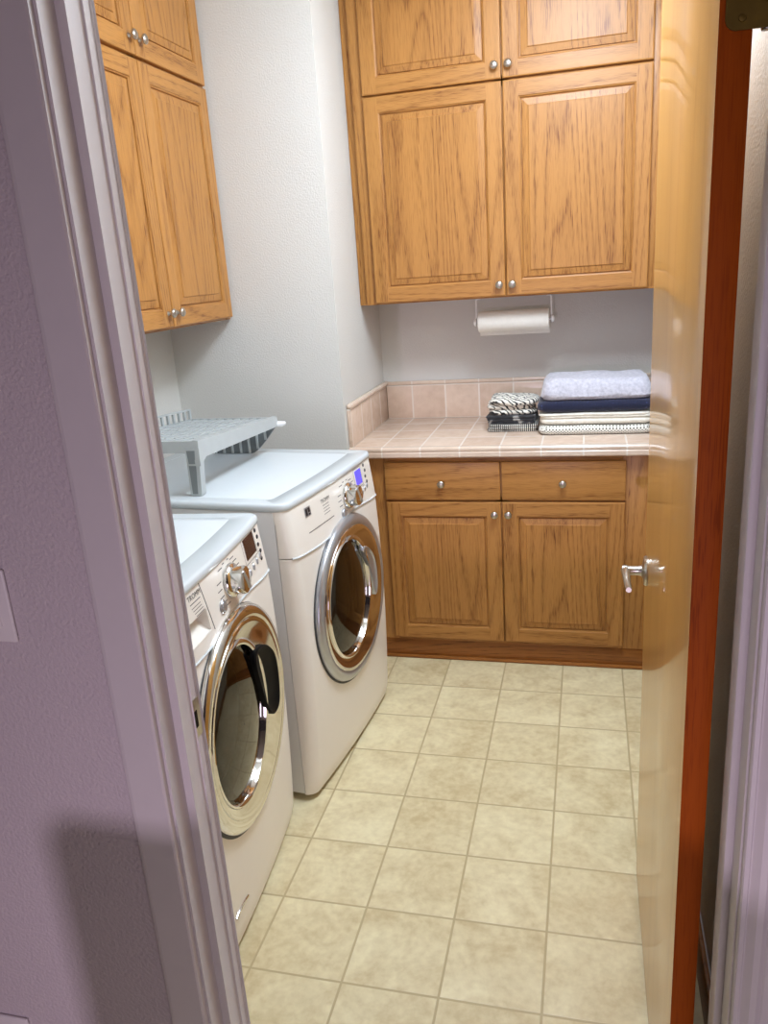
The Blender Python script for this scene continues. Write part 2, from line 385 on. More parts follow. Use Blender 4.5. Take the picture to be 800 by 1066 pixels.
# ------------------------------------------------------------------ cabinets
def basis(kind, origin):
    """u,v,n -> world-aligned offsets. kind 'back': faces -Y; 'left': faces +X (u runs +Y)"""
    ox, oy, oz = origin
    if kind == 'back': return lambda u, v, n: (ox+u, oy-n, oz+v)
    return lambda u, v, n: (ox+n, oy+u, oz+v)
KNOB = [(.0005, 0), (.0075, 0), (.0072, .002), (.0048, .005), (.0045, .011), (.009, .0135), (.0135, .0165), (.0148, .020), (.0138, .0235), (.010, .0262), (.004, .0275), (.0005, .0277)]
def knob(P, u, v, kind, parent, n0, name='knob'):
    o = P(u, v, n0); d = (0, -1, 0) if kind == 'back' else (1, 0, 0)
    return MB().lathe(KNOB, axis_T(o, d), 24).build(name, M['nickel'], parent, label='brushed nickel knob')
def raised_door(kind, origin, w, h, parent, knob_uv, fw=.056, t=.019):
    P = basis(kind, origin); H = M['oak_x'] if kind == 'back' else M['oak_y']
    fr = MB()
    def ring(d, n): return [P(d, d, n), P(w-d, d, n), P(w-d, h-d, n), P(d, h-d, n)]
    def rings(mb, seq):
        for (d0, n0), (d1, n1) in zip(seq[:-1], seq[1:]):
            a, c = ring(d0, n0), ring(d1, n1)
            for k in range(4):
                q = (k+1) % 4
                mb.add([a[k], a[q], c[q], c[k]], [(0, 1, 2, 3)], 1 if k in (0, 2) else 0)
    rings(fr, [(0, 0), (0, t-.004), (.0015, t-.0012), (.005, t)])
    e = .005
    for (u0, u1, v0, v1, mi) in ((e, fw, e, h-e, 0), (w-fw, w-e, e, h-e, 0), (fw, w-fw, e, fw, 1), (fw, w-fw, h-fw, h-e, 1)):
        fr.add([P(u0, v0, t), P(u1, v0, t), P(u1, v1, t), P(u0, v1, t)], [(0, 1, 2, 3)], mi)
    rings(fr, [(fw, t), (fw+.0015, t-.003), (fw+.005, t-.0042), (fw+.0065, t-.0105), (fw+.0095, t-.0112)])
    a = ring(0, 0); fr.add(a, [(0, 3, 2, 1)], 0)
    d = fr.build('door', [M['oak_v'], H], parent)
    pn = MB(); g = fw+.0095
    rings(pn, [(g-.002, t-.0115), (g, t-.0112), (g+.0012, t-.0064), (g+.024, t-.0036), (g+.0250, t-.0012), (g+.027, t-.0004)])
    c = ring(g+.027, t-.0004); pn.add(c, [(0, 1, 2, 3)], 0)
    pn.m = [0]*len(pn.m)
    pn.build('raised_panel', M['oak_p'], d)
    if knob_uv: knob(P, knob_uv[0], knob_uv[1], kind, d, t)
    return d
def frame_box(P, kind, u0, u1, v0, v1, n0, n1, mb, mat=0):
    a, c = P(u0, v0, n0), P(u1, v1, n1)
    lo = tuple(min(x, y) for x, y in zip(a, c)); hi = tuple(max(x, y) for x, y in zip(a, c))
    mb.box(lo, hi, .0012, mat)

# upper cabinet on the back wall: face frame front at Y = 1.873, doors 19 mm proud
YU = 1.873; zb = 1.443; zt = 2.655
uc = thing('wall_cabinet', 'tall light oak wall cabinet with four raised-panel doors above the tiled counter', 'cabinet', (-.22, YU, zb))
ox = .22
P = basis('back', (0, 0, 0))
X = lambda x: x + ox
mb = MB().box((X(-.8185), .019, .0), (X(.347), YB-YU, zt-zb), .001)
mb.build('carcass', M['oak_v'], uc)
ff = MB()
for (x0, x1, z0, z1, mi) in ((-.786, -.735, 0, zt-zb, 0), (.297, .348, 0, zt-zb, 0), (-.735, .297, 0, .03, 1), (-.735, .297, 2.185-zb, 2.222-zb, 1), (-.735, .297, zt-zb-.05, zt-zb, 1), (-.245, -.195, .03, zt-zb-.05, 0)):
    ff.box((X(x0), 0, z0), (X(x1), .0195, z1), .001, mi)
ff.build('face_frame', [M['oak_v'], M['oak_x']], uc)
for (x0, x1, ks) in ((-.743, -.2215, 1), (-.2165, .304, 0)):
    w = x1-x0
    raised_door('back', (X(x0), 0, .006), w, .752, uc, ((w-.0225) if ks else .0225, .043))
    raised_door('back', (X(x0), 0, 2.2075-zb), w, .40, uc, ((w-.0225) if ks else .0225, .043))

# base cabinet below the counter
YC = 1.603; bc = thing('base_cabinet', 'light oak base cabinet with two drawers over two doors under the tiled counter', 'cabinet', (-.23, YC, 0))
ox = .23
MB().box((X(-.818), .019, .0), (X(.346), YB-YC, .874), .001).build('carcass', M['oak_v'], bc)
ff = MB()
for (x0, x1, z0, z1, mi) in ((-.818, -.676, .085, .874, 0), (.217, .347, .085, .874, 0), (-.676, .217, .085, .112, 1), (-.676, .217, .686, .712, 1), (-.676, .217, .838, .874, 1), (-.255, -.205, .112, .838, 0)):
    ff.box((X(x0), 0, z0), (X(x1), .0195, z1), .001, mi)
ff.build('face_frame', [M['oak_v'], M['oak_x']], bc)
MB().box((X(-.818), .003, .0), (X(.347), .021, .086), .001).build('toe_board', M['oak_shaded'], bc)
MB().box((X(-.818), -.012, .0), (X(.347), .004, .013), .005).build('shoe_moulding', M['oak_shaded'], bc)
for (x0, x1, ks) in ((-.688, -.2325, 1), (-.2275, .229, 0)):
    w = x1-x0
    raised_door('back', (X(x0), 0, .1), w, .592, bc, ((w-.024) if ks else .024, .545))
    dr = MB().box((X(x0), -.019, .7), (X(x1), .0, .852), .004, seg=3).build('drawer', M['oak_x'], bc)
    knob(P, X((x0+x1)/2), .768, 'back', dr, .019)

# left wall cabinet above the washer and dryer, front of doors at X = -1.224
XL = -1.243; lc = thing('wall_cabinet', 'light oak wall cabinet on the left wall above the washer and dryer', 'cabinet', (XL, 1.06, 1.437))
P = basis('left', (0, 0, 0)); y_ = lambda y: y-1.06; z_ = lambda z: z-1.437
MB().box((XW-XL+.001, y_(.582), 0), (-.019, y_(1.543), z_(zt)), .001).build('carcass', M['oak_v'], lc)
ff = MB()
for (y0, y1, z0, z1, mi) in ((.58, .625, 1.437, zt, 0), (1.50, 1.5435, 1.437, zt, 0), (.625, 1.50, 1.437, 1.465, 1), (.625, 1.50, 2.215, 2.255, 1), (.625, 1.50, zt-.05, zt, 1), (1.04, 1.085, 1.465, zt-.05, 0)):
    ff.box((-.0195, y_(y0), z_(z0)), (0, y_(y1), z_(z1)), .001, mi)
ff.build('face_frame', [M['oak_v'], M['oak_y']], lc)
for (y0, y1, ks) in ((.600, 1.0615, 1), (1.0665, 1.526, 0)):
    w = y1-y0
    raised_door('left', (0, y_(y0), z_(1.445)), w, .784, lc, ((w-.027) if ks else .027, .045))
    raised_door('left', (0, y_(y0), z_(2.239)), w, .37, lc, ((w-.027) if ks else .027, .047))

# ------------------------------------------------------------------ tiled counter
ct = thing('countertop', 'pink beige tiled countertop with low tiled backsplash', 'countertop', (0, 0, 0))
MB().box((XC+.001, 1.587, .876), (XR-.001, YB-.001, .916), .0008).build('tile_slab', M['counter_top'], ct)
prof = [(1.588, .9165), (1.572, .9175), (1.564, .916), (1.560, .911), (1.560, .903), (1.563, .899), (1.560, .8945), (1.560, .880), (1.564, .8755), (1.588, .8755)]
MB().loft([[(x, y, z) for y, z in prof] for x in (XC+.002, XR-.002)], True, True, True, 0, False).build('front_nosing', M['nose_x'], ct)
MB().box((XC+.016, YB-.014, .916), (XR-.001, YB-.001, 1.069), .002).build('backsplash', M['counter_xz'], ct)
MB().box((XC+.016, YB-.016, 1.0695), (XR-.001, YB-.001, 1.087), .005, seg=3).build('backsplash_cap', M['nose_x'], ct)
MB().box((XC+.001, 1.575, .916), (XC+.015, YB-.001, 1.069), .002).build('side_splash', M['counter_yz'], ct)
MB().box((XC+.001, 1.572, 1.0695), (XC+.024, YB-.001, 1.090), .009, seg=4).build('side_splash_cap', M['nose_y'], ct)

# ------------------------------------------------------------------ folded laundry
def folded(name, label, cat, group, cx, cy, z0, w, d, layers, mat, rz=0., slump=.004, seed=0, crown=.004, rc=.035, taper=0., sq=2.):
    """a folded cloth: stacked rounded layers; layers = list of thicknesses"""
    NS = 84; loops = []
    def outline(ins):
        pts = []
        hx, hy = w/2-ins, d/2-ins; r = max(.004, min(rc, hx, hy)-ins*.3)
        per = []
        for cxs, cys, a0 in ((1, 1, 0), (-1, 1, PI/2), (-1, -1, PI), (1, -1, 1.5*PI)):
            for k in range(6): a = a0+k/5*PI/2; per.append((cxs*(hx-r)+r*math.cos(a), cys*(hy-r)+r*math.sin(a)))
        # resample evenly
        L = [0]; n = len(per)
        for i in range(n): L.append(L[-1]+math.dist(per[i], per[(i+1) % n]))
        j = 0
        for k in range(NS):
            s_ = L[-1]*k/NS
            while L[j+1] < s_: j += 1
            f = (s_-L[j])/max(1e-9, L[j+1]-L[j]); p, q = per[j], per[(j+1) % n]
            pts.append((p[0]+(q[0]-p[0])*f, p[1]+(q[1]-p[1])*f))
        return pts
    z = 0; H = sum(layers); rl = random.Random(seed)
    for li, th in enumerate(layers):
        shift = (rl.uniform(-1, 1)*slump*1.2, rl.uniform(-1, 1)*slump*1.2); extra = rl.uniform(0, slump)
        for k in range(7):
            u = -1+2*k/6*1.0; u = max(-.985, min(.985, u))
            ins = min(th*.5, .022)*(1-(1-abs(u)**sq)**(1/sq))+extra+taper*max(0, (z+th*(u+1)/2)/H)
            loops.append(([(x+shift[0], y+shift[1]) for x, y in outline(ins)], z+th*(u+1)/2))
        z += th
    L3 = []
    for pts, zz in loops:
        t = zz/H; row = []
        for x, y in pts:
            q = Vector((x*7+seed, y*7, seed*3.1)); nz = noise.noise(q); n2 = noise.noise(Vector((x*22, y*22, zz*60+seed)))
            row.append((x+n2*slump*.6, y+n2*slump*.6, zz+t*(nz*crown+n2*crown*.35)))
        L3.append(row)
    mb = MB(); last = L3[-1]
    for k in range(1, 9):
        f = 1-k/9; row = []
        base, zz = loops[-1]
        for x, y in base:
            x, y = x*f, y*f
            nz = noise.noise(Vector((x*7+seed, y*7, seed*3.1))); n2 = noise.noise(Vector((x*22, y*22, zz*60+seed)))
            row.append((x, y, H+(1-f*f)*crown*.9+nz*crown+n2*crown*.35))
        L3.append(row)
    mb.loft(L3, True, True, True, 0, True)
    o = mb.build(name, mat, None); o.location = (cx, cy, z0); o.rotation_euler = (0, 0, rz)
    return tag(o, label, cat, group)
zc_ = .9166
G1 = 'folded towels on the counter'
folded('folded_towel', 'off white towel with a fine grey dot weave, lowest of the tall stack', 'towel', G1, .118, 1.885, zc_, .43, .29, [.036], M['c_dots'], .01, .002, 3, .002)
folded('folded_towel', 'cream folded blanket between the dotted towel and the navy towel', 'towel', G1, .118, 1.887, zc_+.0400, .425, .285, [.024, .009, .009], M['c_cream'], -.01, .004, 5, .003)
folded('folded_towel', 'navy blue towel with small dots, just below the top towel', 'towel', G1, .116, 1.888, zc_+.0870, .432, .285, [.042], M['c_navy'], .0, .003, 8, .002)
folded('folded_towel', 'thick pale grey towel on top of the tall stack', 'towel', G1, .120, 1.89, zc_+.1335, .440, .29, [.078], M['c_grey'], .02, .007, 12, .008, rc=.05, taper=.022, sq=2.6)
G2 = 'folded cloths on the counter'
folded('folded_cloth', 'black and white striped cloth, lowest of the short stack', 'cloth', G2, -.205, 1.925, zc_, .205, .20, [.010, .010, .010], M['c_stripe'], .02, .004, 21, .002, rc=.02)
folded('folded_cloth', 'charcoal black cloth in the middle of the short stack', 'cloth', G2, -.206, 1.923, zc_+.031, .200, .20, [.011, .011, .010], M['c_charcoal'], -.03, .005, 25, .003, rc=.02)
folded('folded_cloth', 'rumpled black and white printed cloth on top of the short stack', 'cloth', G2, -.210, 1.925, zc_+.0655, .205, .195, [.022, .018, .022], M['c_print'], .05, .010, 33, .012, rc=.045)

# ------------------------------------------------------------------ paper towel roll and its holder
YP, ZP = 1.99, 1.345
ph = thing('paper_towel_holder', 'white wire paper towel holder hanging below the wall cabinet', 'holder', (-.205, YP, zb))
for x in (-.151, .151):
    s = 1 if x > 0 else -1
    MB().tube([(x-s*.018, 0, -.004), (x-s*.004, 0, -.006), (x, 0, -.012), (x, 0, -.05), (x, 0, ZP-zb)], .0032, 10).build('arm', M['wire'], ph)
    MB().lathe([(.0005, -.002), (.013, -.002), (.016, .002), (.014, .008), (.008, .012), (.0005, .013)], axis_T((x, 0, ZP-zb), (s, 0, 0)), 24).build('end_knob', M['wire'], ph)
MB().box((-.150, -.02, -.0045), (.150, .02, -.0005), .001).build('mounting_plate', M['wire'], ph)
MB().tube([(-.148, 0, ZP-zb), (.148, 0, ZP-zb)], .006, 12).build('rod', M['wire'], ph)
pr_ = thing('paper_towel_roll', 'white paper towel roll on the wire holder under the wall cabinet', 'paper towel roll', (-.205, YP, ZP))
T = axis_T((-.143, 0, 0), (1, 0, 0))
MB().lathe([(.0195, 0), (.039, 0), (.0415, .002), (.0420, .01), (.0420, .276), (.0415, .284), (.039, .286), (.0195, .286), (.0195, 0)], T, 40, cap0=False, cap1=False).build('paper', M['paper'], pr_)
MB().lathe([(.0175, .0005), (.0195, .0005), (.0195, .2855), (.0175, .2855), (.0175, .0005)], T, 24, cap0=False, cap1=False).build('core', M['card'], pr_)
MB().add([(-.143, .0405+.002*k, -.012-.012*k) if e == 0 else (.143, .0405+.002*k, -.012-.012*k) for k in range(5) for e in (0, 1)], [(2*k, 2*k+1, 2*k+3, 2*k+2) for k in range(4)], 0, True).build('loose_sheet', M['paper'], pr_, fixn=False)

# ------------------------------------------------------------------ washer and dryer
def text_mesh(body, size):
    cu = bpy.data.curves.new('lettering', 'FONT'); cu.body = body; cu.size = size; cu.align_x = 'CENTER'; cu.align_y = 'CENTER'; cu.space_character = 1.05
    o = bpy.data.objects.new('lettering', cu); COL.objects.link(o)
    bpy.context.view_layer.update()
    dg = bpy.context.evaluated_depsgraph_get(); me = bpy.data.meshes.new_from_object(o.evaluated_get(dg))
    V = [tuple(v.co) for v in me.vertices]; F = [tuple(p.vertices) for p in me.polygons]
    bpy.data.objects.remove(o); bpy.data.curves.remove(cu); bpy.data.meshes.remove(me)
    return V, F

def appliance(kind, label, loc, rz, W, D):
    washer = kind == 'washing_machine'
    t = thing(kind, label, 'washing machine' if washer else 'dryer', loc, rz)
    H = .972; hw = W/2; R = .034
    def F(y, z, off=0.):
        s = max(0., min(1., (z-.03)/.92))
        x = D/2 + .017*math.sin(PI*s)**.8 - .010*max(0, (z-.80)/.15)
        x += .012*(1-(y/hw)**2)
        e = abs(y)-(hw-R)
        if e > 0: e = min(e, R*.9999); x -= R-math.sqrt(R*R-e*e)
        if z < .06: x -= .006*(1-max(0, z-.02)/.04)
        return x+off
    def Pt(y, z, off=0.): return (F(y, z, off), y, z)
    arch = lambda y: .797+.030*math.exp(-((y-.09)/.16)**2)+.014*(y/hw)**2
    ys = []
    NB = 46
    for k in range(NB+1):
        y = -hw+W*k/NB; ys.append(y)
    ys = sorted(set([-hw, -hw+.0012, -hw+.004, -hw+.009, -hw+.016, -hw+.025, hw-.025, hw-.016, hw-.009, hw-.004, hw-.0012, hw]+[y for y in ys if abs(y) < hw-.028]))
    dc = (0., .556)   # door centre
    zbot = .022
    # body shell behind the front
    MB().box((-D/2, -hw, .024), (D/2-R-.004, hw, H-.022), .004).build('body', M['side'], t)
    # lower front panel with the port cut out
    n = len(ys); NZ = 56; V = []; Fc = []
    for i in range(NZ+1):
        for y in ys:
            z = zbot+(arch(y)-.0015-zbot)*i/NZ; V.append(Pt(y, z))
    for i in range(NZ):
        for j in range(n-1):
            q = (i*n+j, i*n+j+1, (i+1)*n+j+1, (i+1)*n+j); cy = sum(V[k][1] for k in q)/4; cz = sum(V[k][2] for k in q)/4
            if math.hypot(cy-dc[0], cz-dc[1]) > .215: Fc.append(q)
    # wrap back at the sides, top lip and bottom
    fp = MB().add(V, Fc, 0, True)
    for j in (0, n-1):
        col = [V[i*n+j] for i in range(NZ+1)]
        fp.loft([col, [(D/2-R-.003, p[1], p[2]) for p in col]], False, smooth=False)
    for i in (0, NZ):
        row = V[i*n:(i+1)*n]; fp.loft([row, [(D/2-R-.003, p[1], p[2]) for p in row]], False, smooth=False)
    fp.build('front_panel', M['panel'], t)
    # control panel above the arch, slightly proud
    V = []; NZ2 = 14; ztop = H-.022
    cut = (-.230, -.101, .834, .884) if washer else None
    for i in range(NZ2+1):
        for y in ys:
            z = arch(y)+.0015+(ztop-arch(y)-.0015)*i/NZ2; V.append(Pt(y, z, .0025 if abs(y) < hw-.002 else 0.))
    hole = []
    if washer:
        J = [j for j in range(n) if -.232 < ys[j] < -.100]; j0, j1, i0, i1 = J[0], J[-1], 3, 8
        hole = [(i, j) for i in range(i0, i1) for j in range(j0, j1)]
    Fc = [(i*n+j, i*n+j+1, (i+1)*n+j+1, (i+1)*n+j) for i in range(NZ2) for j in range(n-1) if (i, j) not in hole]
    cp = MB().add(V, Fc, 0, True)
    for j in (0, n-1):
        col = [V[i*n+j] for i in range(NZ2+1)]; cp.loft([col, [(D/2-R-.003, p[1], p[2]) for p in col]], False, smooth=False)
    for i in (0, NZ2):
        row = V[i*n:(i+1)*n]; cp.loft([row, [(D/2-R-.003, p[1], p[2]) for p in row]], False, smooth=False)
    VP = V; panel = cp.build('control_panel', M['panel'], t)
    MB().tube([Pt(y, arch(y), .003) for y in ys if abs(y) < hw-.006], .0028, 8).build('panel_bead', M['white'], t, label='thin curved white bead')
    # top cover
    outl = []
    fr_y = [-hw+.0+W*k/40 for k in range(41)]
    front = [(F(y, .945)+.005, y) for y in ys]
    back = [(-D/2+.004, hw), (-D/2, hw-.006), (-D/2, -hw+.006), (-D/2+.004, -hw)]
    outl = front + back
    # subdivide the long sides
    def inset(pts, d):
        m_ = len(pts); res = []
        for i in range(m_):
            a, p, c = Vector(pts[i-1]), Vector(pts[i]), Vector(pts[(i+1) % m_])
            t1 = (p-a).normalized(); t2 = (c-p).normalized(); nrm = Vector((-(t1.y+t2.y), (t1.x+t2.x)))
            nrm.normalize(); k = max(.45, nrm.dot(Vector((-t1.y, t1.x))))
            res.append((p.x+nrm.x*d/k, p.y+nrm.y*d/k))
        return res
    area = sum(outl[i][0]*outl[(i+1) % len(outl)][1]-outl[(i+1) % len(outl)][0]*outl[i][1] for i in range(len(outl)))
    sgn = 1 if area > 0 else -1
    # a clean inner outline for the pressed panel
    loops = []
    for d, z in ((.006, H-.0225), (.001, H-.0215), (-.001, H-.019), (-.001, H-.011), (.0005, H-.005), (.003, H-.0018), (.0065, H-.0003), (.011, H)):
        loops.append([(x, y, z) for x, y in inset(outl, sgn*d)])
    def scaled(fx, m1, m2, z):  # shrink towards centre keeping the point count
        lx = [p[0] for p in loops[7]]; x0, x1 = min(lx), max(lx)
        return [(x0+m1+(p[0]-x0)/(x1-x0)*(x1-x0-m1-fx), p[1]*(1-m2/hw), z) for p in loops[7]]
    for i_, z_t in ((.0545, H), (.0558, H-.001), (.0582, H-.001), (.0595, H)): loops.append(scaled(i_, i_*.8, i_*.65, z_t))
    MB().loft(loops[:8], True, True, False, 0, True).loft(loops[7:], True, False, True, 0, False).build('top_cover', M['white'], t, label='white top cover')
    # feet
    for sx in (-1, 1):
        for sy in (-1, 1):
            MB().lathe([(.001, 0), (.02, 0), (.02, .008), (.012, .012), (.012, .026), (.001, .026)], Matrix.Translation((sx*(D/2-.075), sy*(hw-.06), 0)), 16).build('foot', M['gasket'], t)
    # ---- door
    x0 = F(0, dc[1])-.008; go = -.058 if washer else -.034
    def circ(r, cy, h, N=96, ry=None): return [(x0+h, dc[0]+cy+r*math.cos(2*PI*k/N), dc[1]+.012*(1 if ry else 0)+(ry or r)*math.sin(2*PI*k/N)) for k in range(N)]
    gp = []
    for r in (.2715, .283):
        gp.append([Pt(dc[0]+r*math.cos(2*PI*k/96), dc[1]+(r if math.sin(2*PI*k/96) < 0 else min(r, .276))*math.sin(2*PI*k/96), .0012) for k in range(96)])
    MB().loft(gp).build('door_gap_shade', M['gasket'], t)  # flat dark ring painting the shadow in the gap around the door
    outer = MB().loft([circ(r, c, h) for r, c, h in ((.215, 0, -.012), (.264, 0, -.012), (.274, 0, -.004), (.276, 0, .006), (.274, 0, .013), (.267, 0, .0195), (.256, 0, .022), (.247, 0, .0215), (.242, 0, .019))])
    dr = outer.build('door', M['chrome'] if washer else M['silver'], t, label='round chrome door ring' if washer else 'round silver door ring')
    MB().loft([circ(.242, 0, .0192), circ(.2405, 0, .0215), circ(.236, 0, .0225), circ(.230, -.001, .0215), circ(.205, go*.45, .0185, ry=.215), circ(.182, go*.85, .0165, ry=.204)]).build('chrome_band', M['chrome'], dr)
    MB().loft([circ(.182, go*.85, .0162, ry=.204), circ(.178, go*.9, .0205, ry=.2015), circ(.172, go*.95, .0225, ry=.197), circ(.166, go, .0205, ry=.1925), circ(.1625, go, .014, ry=.1895), circ(.161, go, .004, ry=.188), circ(.157, go, -.004, ry=.184)]).build('chrome_rim', M['chrome'], dr)
    gl = []
    for u, h in ((1, .0060), (.93, .0115), (.82, .0160), (.66, .0200), (.44, .0230), (.22, .0245), (.012, .025), (.012, .0205), (.22, .0200), (.44, .0185), (.66, .0155), (.82, .0115), (.92, .0075), (1, .0015)):
        gl.append(circ(.161*u, go, h, 64, ry=.188*u))
    gl.append(gl[0])
    MB().loft(gl).build('glass', M['glass'], dr, label='dark glass porthole')
    MB().loft([circ(.186, go*.8, -.002, 64, .207), circ(.166, go, -.004, 64, .192), circ(.158, go, -.016, 64, .185), circ(.152, go*.8, -.05, 64, .172), circ(.155, go*.6, -.06, 64, .172)]).build('gasket', M['gasket'], dr)
    MB().loft([circ(.175, go*.5, -.055, 64, .19), circ(.235, 0, -.07, 64), circ(.24, 0, -.36, 64), circ(.22, 0, -.38, 64), circ(.02, 0, -.385, 64)], cap1=True).build('drum', M['drum'], t)
    # grip pocket on the right, cut into the glass side of the ring
    K = [(.064, .138), (.104, .136), (.150, .116), (.190, .078), (.205, .030), (.203, -.030), (.188, -.074), (.156, -.086), (.122, -.068), (.092, -.022), (.070, .045), (.057, .100)]
    if not washer: K = [(.078, .135), (.105, .140), (.142, .118), (.172, .080), (.186, .035), (.187, -.015), (.178, -.052), (.163, -.060), (.150, -.035), (.142, .010), (.128, .055), (.104, .095)]
    out = []
    for i in range(len(K)):
        p0, p1, p2, p3 = (Vector(K[(i+q) % len(K)]) for q in (-1, 0, 1, 2))
        for k in range(6):
            t_ = k/6; out.append(.5*((2*p1)+(p2-p0)*t_+(2*p0-5*p1+4*p2-p3)*t_*t_+(3*p1-p0-3*p2+p3)*t_**3))
    cen = sum(out, Vector((0, 0)))/len(out); L = []
    for f_, h in ((1, .012), (1, .0245), (.965, .0275), (.92, .0270), (.84, .0225), (.5, .0205), (.1, .0200)):
        L.append([(x0+h, dc[0]+cen.x+(p.x-cen.x)*f_, dc[1]+cen.y+(p.y-cen.y)*f_) for p in out])
    MB().loft(L, True, True, True, 0, True).build('grip', M['black'] if washer else M['silver'], dr)
    # hinge cover on the left of the ring
    # ---- controls
    PO = .0025
    ky, kz = (.047, .893) if washer else (.064, .884)
    nrm = Vector((1, 0, .06)).normalized()
    T = axis_T(Pt(ky, kz, PO), nrm)
    kb = MB().lathe([(.0005, 0), (.041, 0), (.043, .003), (.042, .010), (.038, .014), (.0345, .016), (.034, .036), (.0325, .041), (.029, .0425), (.0005, .043)], T, 48).build('dial', M['chrome'], panel, label='chrome program dial')
    MB().box((-.004, -.0295, .0425), (.004, .0295, .0455), .0012, T=T @ Matrix.Rotation(.5, 4, 'Z')).build('dial_grip', M['silver'], kb)
    by, bz = (-.027, .858) if washer else (.008, .840)
    sb = MB().lathe([(.0005, 0), (.0155, 0), (.0165, .0025), (.0145, .005), (.012, .0045), (.0115, .0075), (.0005, .009)], axis_T(Pt(by, bz, PO), nrm), 28).build('start_button', M['silver'], panel, label='round silver button')
    def patch(mb, y0, y1, z0, z1, off, mat=0, ny=4, nz=3, skew=0.):
        V = [Pt(y0+(y1-y0)*a/ny, z0+(z1-z0)*c/nz, PO+off) for c in range(nz+1) for a in range(ny+1)]
        mb.add(V, [(c*(ny+1)+a, c*(ny+1)+a+1, (c+1)*(ny+1)+a+1, (c+1)*(ny+1)+a) for c in range(nz) for a in range(ny)], mat, True)
    # display window with a thin outline
    dy0, dy1, dz0, dz1 = (.178, .258, .892, .946) if washer else (.156, .210, .890, .939)
    mb = MB(); patch(mb, dy0, dy1, dz0, dz1, .0012)
    V = [Pt(y, z, PO) for y, z in ((dy0, dz0), (dy1, dz0), (dy1, dz1), (dy0, dz1))]; W_ = [Pt(y, z, PO+.0012) for y, z in ((dy0, dz0), (dy1, dz0), (dy1, dz1), (dy0, dz1))]
    mb.loft([V, W_], smooth=False)
    dsp = mb.build('display', M['display_off'] if washer else M['display_on'], panel, label='dark brown display window' if washer else 'lit violet blue display window')
    mb = MB(); g = .0016
    for (a, c, e, f) in ((dy0-.012, dy1+.004, dz0-.008-g, dz0-.008), (dy0-.012, dy1+.004, dz1+.006, dz1+.006+g), (dy0-.012-g, dy0-.012, dz0-.008, dz1+.006), (dy1+.004, dy1+.004+g, dz0-.008, dz1+.006)):
        patch(mb, a, c, e, f, .0006)
    if not washer: 
        for k in range(5): patch(mb, dy0+.008, dy0+.02, dz0+.008+k*.008, dz0+.009+k*.008, .0015, 0, 1, 1)
    mb.build('display_outline', M['ink'], panel)
    # buttons
    rowy = [.178+.032*k for k in range(4)] if washer else [.165+.026*k for k in range(4)]
    for k, y in enumerate(rowy):
        z = .860+.004*k if washer else .856+.004*k
        MB().lathe([(.0005, 0), (.0085, 0), (.009, .0015), (.0075, .0035), (.0005, .004)], axis_T(Pt(y, z, PO), nrm) @ Matrix.Scale(.62, 4, (1, 0, 0)), 18).build('button', M['silver'], panel)
        mb = MB(); patch(mb, y-.008, y+.007, z+.011, z+.0125, .0005, 0, 2, 1); mb.build('caption', M['ink'], panel)
    ey = (.281, .281) if washer else (.246, .246)
    for k in range(5 if washer else 4):
        z = .940-.0195*k
        MB().lathe([(.0005, 0), (.0058, 0), (.0062, .001), (.005, .0024), (.0005, .003)], axis_T(Pt(ey[0]+.006*(k % 2), z, PO), nrm), 14).build('indicator_button', M['ink_dark'] if washer else M['ink'], panel)
    # programme marks around the dial
    for side, vert in ((-1, -1), (-1, 1), (1, -1), (1, 1)):
        mb = MB()
        for a in range(-2, 13):
            ang = math.radians(200-a*20); r0 = .052
            cy, cz = ky+r0*math.cos(ang), kz+r0*math.sin(ang)*.95
            if a == 3 or cz > .944 or cy > dy0-.018 or (math.cos(ang) < 0) != (side < 0) or (math.sin(ang) < .0) != (vert < 0): continue
            ln = .026 if abs(math.cos(ang)) > .3 else .012
            if side < 0: patch(mb, cy-ln, cy, cz-.0012, cz+.0012, .0005, 0, 2, 1)
            else: patch(mb, cy, min(cy+ln, dy0-.016), cz-.0012, cz+.0012, .0005, 0, 2, 1)
        if mb.v: mb.build('programme_marks', M['ink'], panel)
    # lettering
    def letters(txt, size, y, z, name, mat, bold=0.):
        V, Fx = text_mesh(txt, size)
        V2 = [Pt(y+v[0], z+v[1], PO+.0007) for v in V]
        return MB().add(V2, Fx, 0, False).build(name, mat, panel, fixn=False)
    mb = MB()
    if washer:
        letters('TROMM', .0170, -.140, .934, 'lettering', M['ink_dark'])
        patch(mb, -.167, -.116, .920, .922, .0005)
        for k in range(4): patch(mb, -.164+.004*k, -.120+.003*k, .9105-.007*k, .912-.007*k, .0005)
    else:
        letters('TROMM', .0170, -.100, .918, 'lettering', M['ink_dark'])
        for k in range(4): patch(mb, -.122, -.08, .904-.009*k, .9055-.009*k, .0005)
        patch(mb, -.235, -.062, .854, .8565, .0006, 0, 12, 1)
    mb.build('small_print', M['ink'], panel)
    if washer:
        # detergent drawer: seam and a scooped grip
        mb = MB(); mb.tube([Pt(-.109+.022*(.965-z)/.145, z, PO+.0002) for z in [.966-.0135*k for k in range(11)]], .0010, 6); mb.build('drawer_seam', M['ink'], panel)
        rim = [(i0, j) for j in range(j0, j1)]+[(i, j1) for i in range(i0, i1)]+[(i1, j) for j in range(j1, j0, -1)]+[(i, j0) for i in range(i1, i0, -1)]
        l0 = [VP[i*n+j] for i, j in rim]; zlo = min(p[2] for p in l0); zhi = max(p[2] for p in l0); ylo, yhi = ys[j0], ys[j1]; ym = (ylo+yhi)/2
        dp = lambda z: .002+.048*((z-zlo)/(zhi-zlo))**.8
        l1 = [(p[0]-.003, p[1], p[2]) for p in l0]
